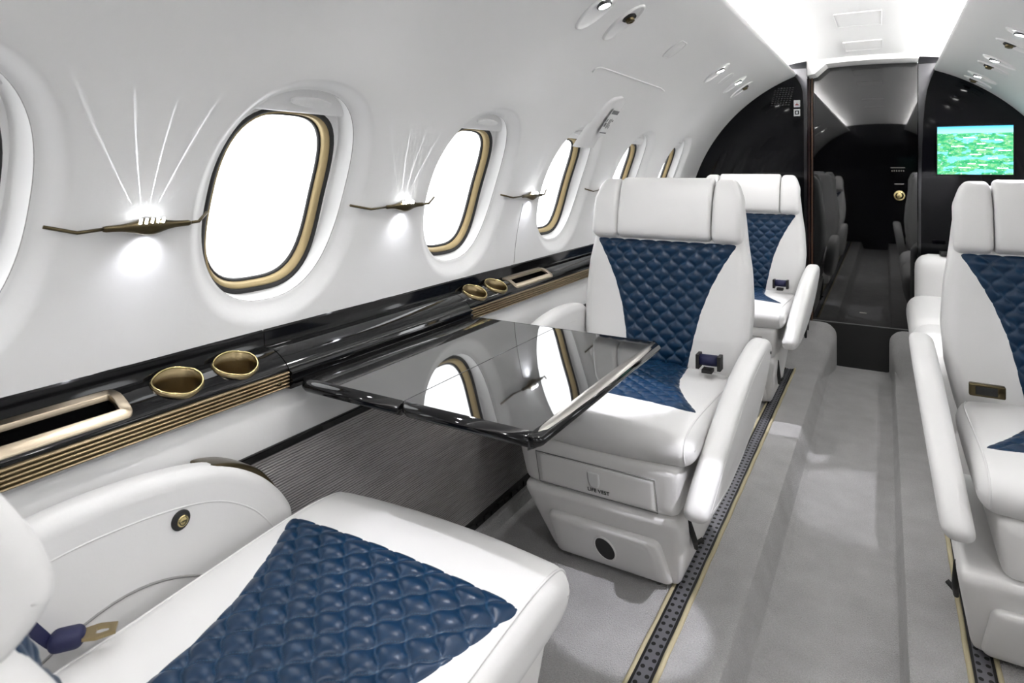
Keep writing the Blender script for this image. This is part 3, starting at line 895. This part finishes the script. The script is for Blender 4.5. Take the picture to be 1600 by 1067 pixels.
        for i in range(6):
            j = (i+1) % 6
            bm.faces.new((top[0][i], top[0][j], top[1][j], top[1][i])); bm.faces.new((bot[0][j], bot[0][i], bot[1][i], bot[1][j]))
            bm.faces.new((top[0][j], top[0][i], bot[0][i], bot[0][j])); bm.faces.new((top[1][i], top[1][j], bot[1][j], bot[1][i]))
        obj('buckle', bm, 'bronze', b, smooth=False)
        st = Pillow([(-.05, .48), (-.035, .475), (.02, .56), (.03, .60), (.015, .60), (.0, .565)], .003, .001, xoff=lambda y, z: X*.258)
        obj('strap', st.bm(1, 2), 'navy', b).matrix_parent_inverse = (Matrix.Translation(b.location) @ b.rotation_euler.to_matrix().to_4x4()).inverted()
    return root

seat_near = make_seat('white reclined seat nearest the camera, its blue quilted cushion filling the lower left', (-.580, .370, 0), PI, side=-1, recline=24.3, arm=False, step=.0020, belt='tongue',
                      cush_w=([(0, .248), (.05, .238), (.2, .222), (.4, .190), (.6, .150), (1, .100)], None))
seat_face = make_seat('white seat facing the folding table, its blue quilted back fully in view', (-.54, 2.045, 0), 0, 1, recline=7, arm_dx=-.014)
seat_far = make_seat('white seat half hidden behind the seat at the table, nearest the door', (-.535, 3.555, 0), 0, 1, recline=7, arm_dz=.03, arm_dx=-.008)
seat_right = make_seat('white seat across the aisle below the map screen, cut by the photo edge', (.520, 2.165, 0), 0, -1, recline=7, base_dx=-.07, arm_dz=.045, arm_dx=.002, belt='buckle')

# ------------------------------------------------------------------ sofa on the right, beyond the seat
sf = empty('side_sofa', (.5, 3.3, 0)); tag(sf, 'white side-facing sofa end between the right seat and the black bulkhead', 'sofa')
bpy.context.view_layer.update()
put('base', rbox((.30, 2.62, .0095), (.90, 4.02, .26), .03, 8), 'shell', sf)
for a, b in ((2.62, 3.30), (3.305, 4.0)):
    put('seat_cushion', rbox((.195, a, .17), (.80, b, .44), .075, 14, lambda p: (p.x+.08*max(0, (.34-p.z)/.2)**1.5, p.y, p.z)), 'leather', sf)
put('armrest', rbox((.235, 3.93, .17), (.80, 4.10, .645), .07, 14), 'leather', sf)
put('backrest', rbox((.70, 2.62, .30), (.880, 4.0, .80), .06, 12), 'leather', sf)
put('piping', tube_bm([(.212, 2.66+i*.06, .355) for i in range(22)], .003, 6), 'leather', sf)
put('seat_belt', bbox_bm((.345, 3.96, .645), (.41, 4.03, .665), .005), 'hole', sf)

# ------------------------------------------------------------------ floor tracks
def track(xc, label):
    r = empty('seat_track', (xc, 1.5, 0)); tag(r, label, 'floor track', 'metal seat tracks in the floor'); bpy.context.view_layer.update()
    bm = new_bm(); bm_box(bm, (xc-.020, YAFT+.02, .0005), (xc+.020, 4.1, .0035))
    y = .6
    while y < 4.05:
        for x in (-.009, .009):
            n = 10; vs = [bm.verts.new((xc+x+.0052*math.cos(2*PI*k/n), y+.0062*math.sin(2*PI*k/n), .0040)) for k in range(n)]
            bm.faces.new(vs).material_index = 1
        y += .0254
    for x0, x1 in ((-.0215, -.016), (.016, .0215)):
        bm_box(bm, (xc+x0, YAFT+.02, .001), (xc+x1, 4.1, .005), 1)
    put('rail', bm, ['rail', 'hole'], r, smooth=False)
    for s in (-1, 1):
        put('carpet_binding', tube_bm([(xc+s*.027+.0006*math.sin(i*1.7), YAFT+.05+i*.05, .001) for i in range(int((4.05-YAFT)/.05))], .0064, 8), 'binding', r)
track(-.352, 'perforated metal seat track with tan carpet bindings on the left of the aisle')
track(.287, 'perforated metal seat track with tan carpet bindings on the right of the aisle')

# ------------------------------------------------------------------ front bulkhead, door
def wall_curve(side, a0, a1, n=20): return [(wp(RW+.004, a0+(a1-a0)*i/n, 0, side).x, wp(RW+.004, a0+(a1-a0)*i/n, 0, side).z) for i in range(n+1)]
def front_panel(name, side, xin, y0, y1):
    c = wall_curve(side, 0, ATOP)
    poly = [(side*.99, -.0), (side*.99, .70)]+c+[(side*.470, 1.640), (side*.470, 1.765), (xin, 1.765), (xin, 0)]
    return struct(obj(name, extrude_y(poly, y0, y1), 'bulk', smooth=False))
fl_ = front_panel('wall_front_left', -1, -.302, YB, YB+.05)
fr_ = front_panel('wall_front_right', 1, .262, YR, YR+.05)
# door recess jamb on the left and its trims
bm = new_bm(); bm_box(bm, (-.330, YB+.05, 0), (-.296, 4.345, 1.74))
struct(obj('trim_3', bm, pbr('plum_lacquer', (.012, .007, .012), .15), smooth=False))
struct(obj('trim_4', bbox_bm((-.292, 4.315, 0.10), (-.284, 4.335, 1.70), .003), pbr('door_edge_wood', (.10, .04, .018), .45), ang=40))
# flared metal post heads
def flare(name, xs, inner, y, sgn):
    pts = [(x, z) for x, z in xs]+[(inner, xs[-1][1]), (inner, xs[0][1])]
    bm = extrude_y(pts, y, y+.03); bmesh.ops.bevel(bm, geom=[e for e in bm.edges if abs(e.verts[0].co.y-e.verts[1].co.y) < 1e-6], offset=.003, segments=2, affect='EDGES')
    return struct(obj(name, bm, 'chrome', ang=40))
flare('trim_5', [(-.385, 1.685), (-.372, 1.655), (-.35, 1.625), (-.328, 1.59), (-.318, 1.55), (-.315, 1.46), (-.314, 1.2), (-.312, .9), (-.312, .05)], -.298, YB-.022, -1)
flare('trim_6', [(.352, 1.685), (.338, 1.645), (.318, 1.59), (.302, 1.53), (.292, 1.45), (.285, 1.35), (.279, 1.15), (.275, .9), (.274, .05)], .262, YR-.024, 1)
# the door itself
dz0 = .165
top = [(x, ceil_z(x)-.03) for x in [-.30+.575*i/12 for i in range(13)]]
bm = extrude_y([(-.30, dz0)]+top+[(.275, dz0)], 4.345, 4.385)
d1 = struct(obj('door_1', bm, 'doorglass', smooth=False))
hc = (.172, 4.345, .938)
bm = lathe_bm([(.030, 0), (.031, .004), (.027, .008), (.022, .006), (.019, .012), (.010, .018), (0, .019)], axis=(0, -1, 0), org=hc, n=32, sx=1); obj('handle', bm, 'brass', d1)
bm = new_bm()
for (x, z, n) in ((.142, 1.112, 6),):
    bm_box(bm, (.128, 4.3435, 1.098), (.200, 4.346, 1.102))
    for i in range(6): bm_box(bm, (.132+i*.0115, 4.3435, 1.078), (.138+i*.0115, 4.346, 1.086))
bm_box(bm, (.147, 4.3435, 1.003), (.193, 4.346, 1.008)); bm_box(bm, (-.032, 4.3435, .233), (.006, 4.346, .240))
obj('label_plate', bm, 'silver', d1, smooth=False)
struct(obj('trim_7', bbox_bm((-.30, 4.345, -.12), (.30, 4.40, .160), .004), 'matteblack', ang=40))
# ceiling soffit piece in front of the door
poly = [(-.305, 1.758), (-.305, 1.645), (-.26, 1.655)]+[(x, ceil_z(x)-.028) for x in [-.20+.46*i/8 for i in range(9)]]+[(.27, 1.758)]
struct(obj('trim_8', extrude_y(poly, YB+.02, 4.40), 'liner', smooth=False))

# screen
sc_ = obj('wall_screen', bbox_bm((.348, YR-.016, 1.058), (.693, YR-.001, 1.332), .003), 'hole', ang=40)
tag(sc_, 'lit map screen showing green land and blue water on the black right bulkhead', 'screen')
d = obj('display', bbox_bm((.352, YR-.018, 1.063), (.689, YR-.0155, 1.327), 0), 'screen', sc_, smooth=False)
mt = emit('map_text', (.8, 1, .95), .7)
for (x, z, w) in ((.47, 1.262, .05), (.55, 1.253, .03), (.61, 1.247, .034), (.53, 1.228, .035), (.415, 1.216, .06), (.57, 1.205, .032), (.53, 1.195, .04), (.625, 1.190, .05), (.50, 1.170, .05), (.58, 1.148, .04), (.49, 1.120, .03), (.54, 1.113, .035), (.45, 1.098, .05), (.62, 1.095, .045)):
    pts = [(x, z)]; xx = x; up = []
    while xx < x+w:
        h = .003+.003*random.random(); l = .003+.003*random.random(); up += [(xx, z+h), (xx+l, z+h)]; xx += l
    pts = [(x, z)]+up+[(xx, z)]
    obj('place_name', extrude_y(pts, YR-.0188, YR-.0178), mt, d, smooth=False)
# signs and speaker grille on the left bulkhead
def sign(z, label, red):
    o = obj('pictogram_sign', bbox_bm((-.371, YB-.006, z-.021), (-.336, YB-.001, z+.021), .001), 'plastic', ang=40); tag(o, label, 'sign')
    bm = new_bm()
    if red:
        b2 = [(-.364, z-.010), (-.343, z-.010), (-.346, z-.003), (-.351, z-.002), (-.3535, z+.011), (-.356, z-.002), (-.361, z-.003)]
        extrude_y(b2, YB-.0068, YB-.0058, bm); obj('symbol', bm, pbr('sign_red', (.25, .02, .015), .5), o, smooth=False)
    else:
        for lo, hi in (((-.365, z-.012), (-.342, z-.007)), ((-.365, z+.007), (-.342, z+.012)), ((-.365, z-.007), (-.359, z+.007)), ((-.348, z-.007), (-.342, z+.007))):
            bm_box(bm, (lo[0], YB-.0068, lo[1]), (hi[0], YB-.0058, hi[1]))
        obj('symbol', bm, 'hole', o, smooth=False)
sign(1.481, 'small white square sign with a red symbol, upper of two on the black bulkhead', True)
sign(1.428, 'small white square sign with a black box symbol, lower of two on the black bulkhead', False)
bm = new_bm()
for i in range(7):
    for j in range(9):
        x, z = -.50+i*.016+j*.003, 1.475+j*.0125
        if math.hypot(x-XC, z-ZC) > RW-.02: continue
        bm_box(bm, (x, YB-.002, z), (x+.010, YB+.001, z+.006))
obj('speaker_grille', bm, pbr('grille_grey', (.03, .03, .032), .5), fl_, smooth=False)

# ------------------------------------------------------------------ sconces
def sconce(yc, label, ya, yb, hole_dir=1):
    """bronze spindle lamp on the wall between two windows, hung on a bent wire"""
    r = empty('wall_sconce', wp(RW-.010, 17, yc)); tag(r, label, 'wall lamp', 'bronze wall lamps between the windows'); bpy.context.view_layer.update()
    up = Vector((-math.sin(R_(17))*-1*-1, 0, 0))
    a = R_(17); up = Vector((math.sin(a), 0, math.cos(a))); n = Vector((math.cos(a), 0, -math.sin(a)))   # along the wall, out of the wall
    c = wp(RW-.010, 17, yc); Y = Vector((0, 1, 0))
    bm = new_bm(); rings = []; L = .073
    for i in range(31):
        t = -1+2*i/30
        w = .0052+.0098*math.exp(-(t/.40)**2)
        if abs(t) > .97: w *= .75
        ring = []
        for k in range(20):
            th = 2*PI*k/20; uu, nn = math.sin(th), math.cos(th)
            ridge = 1+.10*math.cos(2*th)
            ring.append(bm.verts.new(c+Y*(t*L)+up*(uu*w*ridge*(1 if uu > 0 else 1.15))+n*(nn*w*.8)))
        rings.append(ring)
    for A, B in zip(rings, rings[1:]):
        for k in range(20): bm.faces.new((A[k], A[(k+1) % 20], B[(k+1) % 20], B[k]))
    bm.faces.new(rings[0][::-1]); bm.faces.new(rings[-1])
    put('lamp_body', bm, 'darkbronze', r)
    for s, ye in ((-1, ya), (1, yb)):
        e = wp(RW+.002, 17.35 if s < 0 else 17.75, ye); m_ = wp(RW-.008, 16.8 if s < 0 else 17.0, lerp(yc+s*L, ye, .45))
        put('wire', tube_bm([c+Y*(s*L*.96), m_, e], .0028, 8), 'darkbronze', r)
    for k in range(5):
        t = (k-2)*.0095; f = (k-2)*.28
        p = c+Y*t+up*.0118+n*.004
        bm = tube_bm([p-up*.003+n*.006-Y*.003, p+up*.002+Y*.001], .0021, 6)
        put('lamp_slot', bm, 'led', r)
        # the five upward beams graze the wall
        dirv = (up*math.cos(f)+Y*math.sin(f)+n*.045).normalized()
        l = bpy.data.lights.new('beam', 'SPOT'); l.energy = BEAM*(1 if k in (1, 2, 3) else .45); l.spot_size = R_(11.0); l.spot_blend = 1.; l.shadow_soft_size = .0005; l.color = (.95, .97, 1)
        lo = bpy.data.objects.new('beam', l); COL.objects.link(lo); lo.location = c+Y*t+up*.0180-n*.0082
        zz = -dirv; xx = zz.cross(n).normalized(); yy = zz.cross(xx)
        lo.rotation_euler = Matrix((xx, yy, zz)).transposed().to_euler(); lo.scale = (.16, 1, 1)
    l = bpy.data.lights.new('wash', 'SPOT'); l.energy = WASH; l.spot_size = R_(125); l.spot_blend = 1.; l.shadow_soft_size = .010; l.color = (.92, .93, 1)
    lo = bpy.data.objects.new('wash', l); COL.objects.link(lo); lo.location = c-up*.016+n*.008
    lo.rotation_euler = (-up-n*.15).normalized().to_track_quat('-Z', 'Y').to_euler()
BEAM, WASH = 3, .24
sconce(.613, 'bronze spindle wall lamp between the cut-off window and the large window', .462, .722)
sconce(1.268, 'bronze spindle wall lamp between the two large bright windows', 1.083, 1.396)
sconce(1.945, 'bronze spindle wall lamp before the window with the exit cover', 1.75, 2.062)
sconce(2.61, 'bronze spindle wall lamp mostly hidden behind the head of the facing seat', 2.415, 2.728)

# ------------------------------------------------------------------ ceiling-side reading lights, air vents, cover plates
FILL = 3
def downlight(y, a, kind, side, label, aim=None, s=1.0, power=0):
    n = wnormal(a, side); c = wp(RW, a, y, side)
    r = empty('reading_light' if kind == 'lamp' else 'air_vent', c)
    tag(r, label, 'reading light' if kind == 'lamp' else 'air vent', 'reading lights in the headliner' if kind == 'lamp' else 'air vents in the headliner')
    t = Vector((0, 1, 0)); b = n.cross(t)      # b runs along the curve
    b = b if b.z > 0 else -b
    def P(u, v, w): return c+t*(u*s)+b*(v*s)+n*(w*s)
    # oval scoop: raised rim, dished inside, the fitting at its upper end
    if b.z < 0: b = -b; 
    rings = []
    for k, w in ((1.0, -.001), (.985, .0035), (.95, .0085), (.90, .0085), (.86, .005), (.78, .0008), (.4, .0006), (.0001, .0006)):
        rg = []
        for th in [2*PI*i/48 for i in range(48)]:
            vv = .080*k*math.sin(th)
            ww = w+(.0040*max(0, -vv/.080)**1.5 if k < .86 else 0)
            rg.append(P(.045*k*math.cos(th), vv, ww))
        rings.append(rg)
    b2, vs = loft_rings(rings); o = obj('bezel', b2, 'plastic')
    bpy.context.view_layer.update(); o.data.transform(Matrix.Translation(-c)); o.parent = r
    down = Vector((0, 0, -1)); q = (n*.6+down*.4).normalized()
    off = P(0, .022, .0)
    if kind == 'lamp':
        bm = lathe_bm([(.021, .0), (.0215, .008), (.018, .010), (.016, .009)], axis=q, org=off, n=28); h = obj('housing', bm, 'chrome')
        bm = lathe_bm([(0, .0095), (.0165, .0093)], axis=q, org=off, n=28); g = obj('lens', bm, 'lamp')
        for x in (h, g): x.data.transform(Matrix.Translation(-c)); x.parent = r
    else:
        bm = lathe_bm([(.021, .0), (.022, .006), (.019, .009), (.015, .004)], axis=q, org=off, n=28); h = obj('collar', bm, 'hole')
        bm = lathe_bm([(.015, .001), (.014, .012), (.012, .018), (.007, .0185), (.006, .014), (0, .014)], axis=q, org=off, n=24); g = obj('nozzle', bm, 'darkbronze')
        for x in (h, g): x.data.transform(Matrix.Translation(-c)); x.parent = r
    if kind == 'lamp':      # wide fill spot added at each lamp, lifts seats and floor
        l = bpy.data.lights.new('fill_spot', 'SPOT'); l.energy = FILL*(2.6 if side > 0 and y < .5 else 1); l.spot_size = R_(150); l.spot_blend = 1.; l.shadow_soft_size = .03; l.color = (1, .99, .98)
        lo = bpy.data.objects.new('fill_spot', l); COL.objects.link(lo); lo.location = off+q*.025
        lo.rotation_euler = (q*.5+Vector((0, 0, -.5))).normalized().to_track_quat('-Z', 'Y').to_euler()
    if aim:
        l = bpy.data.lights.new('reading_spot', 'SPOT'); l.energy = power; l.spot_size = R_(aim[3]); l.spot_blend = .35; l.shadow_soft_size = .012; l.color = (.93, .92, 1)
        lo = bpy.data.objects.new('reading_spot', l); COL.objects.link(lo); lo.location = off+q*.02
        lo.rotation_euler = (Vector(aim[:3])-lo.location).normalized().to_track_quat('-Z', 'Y').to_euler()
downlight(1.625, 55.2, 'lamp', -1, 'white oval reading light nearest the top edge, left of the large air vent', (-.52, 1.66, .48, 19), power=14.9)
downlight(1.815, 55.4, 'vent', -1, 'white oval air vent with bronze nozzle, largest in the left headliner')
downlight(3.012, 55.7, 'lamp', -1, 'white oval reading light beyond the blank oval cover, before the paired fittings', (-.30, 2.98, 0, 13), s=.9, power=22.3)
downlight(3.45, 55.3, 'lamp', -1, 'small reading light on the left headliner close to the bulkhead, beside an air vent', (-.45, 3.15, .45, 24), s=.9, power=9)
downlight(3.66, 55.0, 'vent', -1, 'small air vent nearest the bulkhead on the left headliner', s=.9)
downlight(.10, 55.4, 'lamp', -1, 'added fill lamp in the left headliner aft of the camera, out of the frame')  # unseen lamp, added to light the faces turned towards the camera
downlight(.20, 57.5, 'lamp', 1, 'added fill lamp in the right headliner aft of the camera, out of the frame')  # also added out of view, its fill boosted for the seat fronts
downlight(.95, 55.4, 'lamp', -1, 'reading light in the left headliner above the near seat, out of the frame', (-.44, .86, .48, 30), power=4)
downlight(1.10, 57.5, 'lamp', 1, 'oval reading light in the right headliner above the camera side, out of the frame', (-.46, 1.50, 0, 13), s=.9, power=27.9)
downlight(2.80, 57.5, 'lamp', 1, 'oval reading light at the right photo edge, uppermost on the right headliner', (.42, 1.80, .48, 26), s=.9, power=13.6)
downlight(3.02, 57.6, 'vent', 1, 'dark oval air vent at the right photo edge below the uppermost light', s=.9)
downlight(3.42, 57.4, 'lamp', 1, 'bright oval reading light on the right headliner, above the map screen', (.05, 2.62, -.1, 17), s=.9, power=18.6)
downlight(3.60, 57.4, 'vent', 1, 'dark air vent between the two lit lamps on the right headliner', s=.9)
downlight(3.97, 57.6, 'lamp', 1, 'bright small reading light nearest the bulkhead on the right headliner', (-.46, 1.70, .48, 12), s=.9, power=5)
downlight(4.15, 57.6, 'vent', 1, 'dark small air vent nearest the bulkhead on the right headliner', s=.9)
def cover(y, a, side, label, s=1):
    n = wnormal(a, side); c = wp(RW, a, y, side); t = Vector((0, 1, 0)); b = n.cross(t)
    rings = []
    for k, w in ((1.0, -.001), (.985, .004), (.93, .0045), (.90, .0010), (.86, .0026), (.0001, .0026)):
        pts = []
        for i in range(48):
            th = 2*PI*i/48; u = .048*k*math.cos(th)*s; v = .058*k*math.sin(th)*s
            v = max(-.046*k*s, min(.046*k*s, v)); pts.append(c+t*u+b*v+n*w)
        rings.append(pts)
    b2, _ = loft_rings(rings); o = obj('cover_plate', b2, 'liner'); tag(o, label, 'cover plate')
cover(2.344, 55.6, -1, 'blank white oval cover plate set in the left headliner between air vent and reading light')
cover(3.235, 55.6, -1, 'faint small blank cover plate between two lit reading lights on the left headliner', .9)
# raised panel edge and panel joint on the left wall
pts = [wp(RW-.0008, 44.3, 1.925), wp(RW-.0008, 45.3, 1.93), wp(RW-.0008, 45.7, 1.95)]+[wp(RW-.0008, 45.8, 1.97+i*.07) for i in range(10)]+[wp(RW-.0008, 45.4, 2.665)]
struct(obj('trim_9', tube_bm(pts, .0032, 8), 'plastic'))
struct(obj('trim_10', tube_bm([wp(RW-.0002, 3.2+i*1.5, 1.905+.0005*i) for i in range(9)], .0011, 6), 'seam'))
# flat hatches in the ceiling
def hatch(y0, y1, label):
    bm = new_bm()
    xs = [-.086+.172*i/8 for i in range(9)]
    poly = [(x, ceil_z(x)-.004) for x in xs]+[(x, ceil_z(x)+.003) for x in reversed(xs)]
    o = obj('ceiling_hatch', extrude_y(poly, y0, y1), 'liner', ang=30); tag(o, label, 'hatch', 'hatches along the ceiling')
    xa, xb = xs[0], xs[-1]
    loop = [(x, y0, ceil_z(x)-.0042) for x in xs]+[(x, y1, ceil_z(x)-.0042) for x in reversed(xs)]
    obj('rim', tube_bm(loop, .0010, 6, closed=True), 'liner_edge', o)
hatch(2.99, 3.27, 'pale rectangular ceiling hatch nearest the top of the picture')
hatch(3.68, 3.95, 'pale rectangular ceiling hatch nearer the dark door')
hatch(1.6, 1.88, 'pale rectangular ceiling hatch overhead, mirrored in the door')
hatch(.7, .98, 'pale rectangular ceiling hatch overhead and aft, mirrored in the door')

# ------------------------------------------------------------------ light
w = bpy.data.worlds.new('world'); scn.world = w; w.use_nodes = True
bg = w.node_tree.nodes['Background']; bg.inputs[0].default_value = (1, 1, 1, 1); bg.inputs[1].default_value = 1.5
scn.view_settings.view_transform = 'Standard'; scn.view_settings.look = 'None'
scn.view_settings.gamma = 1; scn.view_settings.use_curve_mapping = False
scn.view_settings.exposure = 1.6
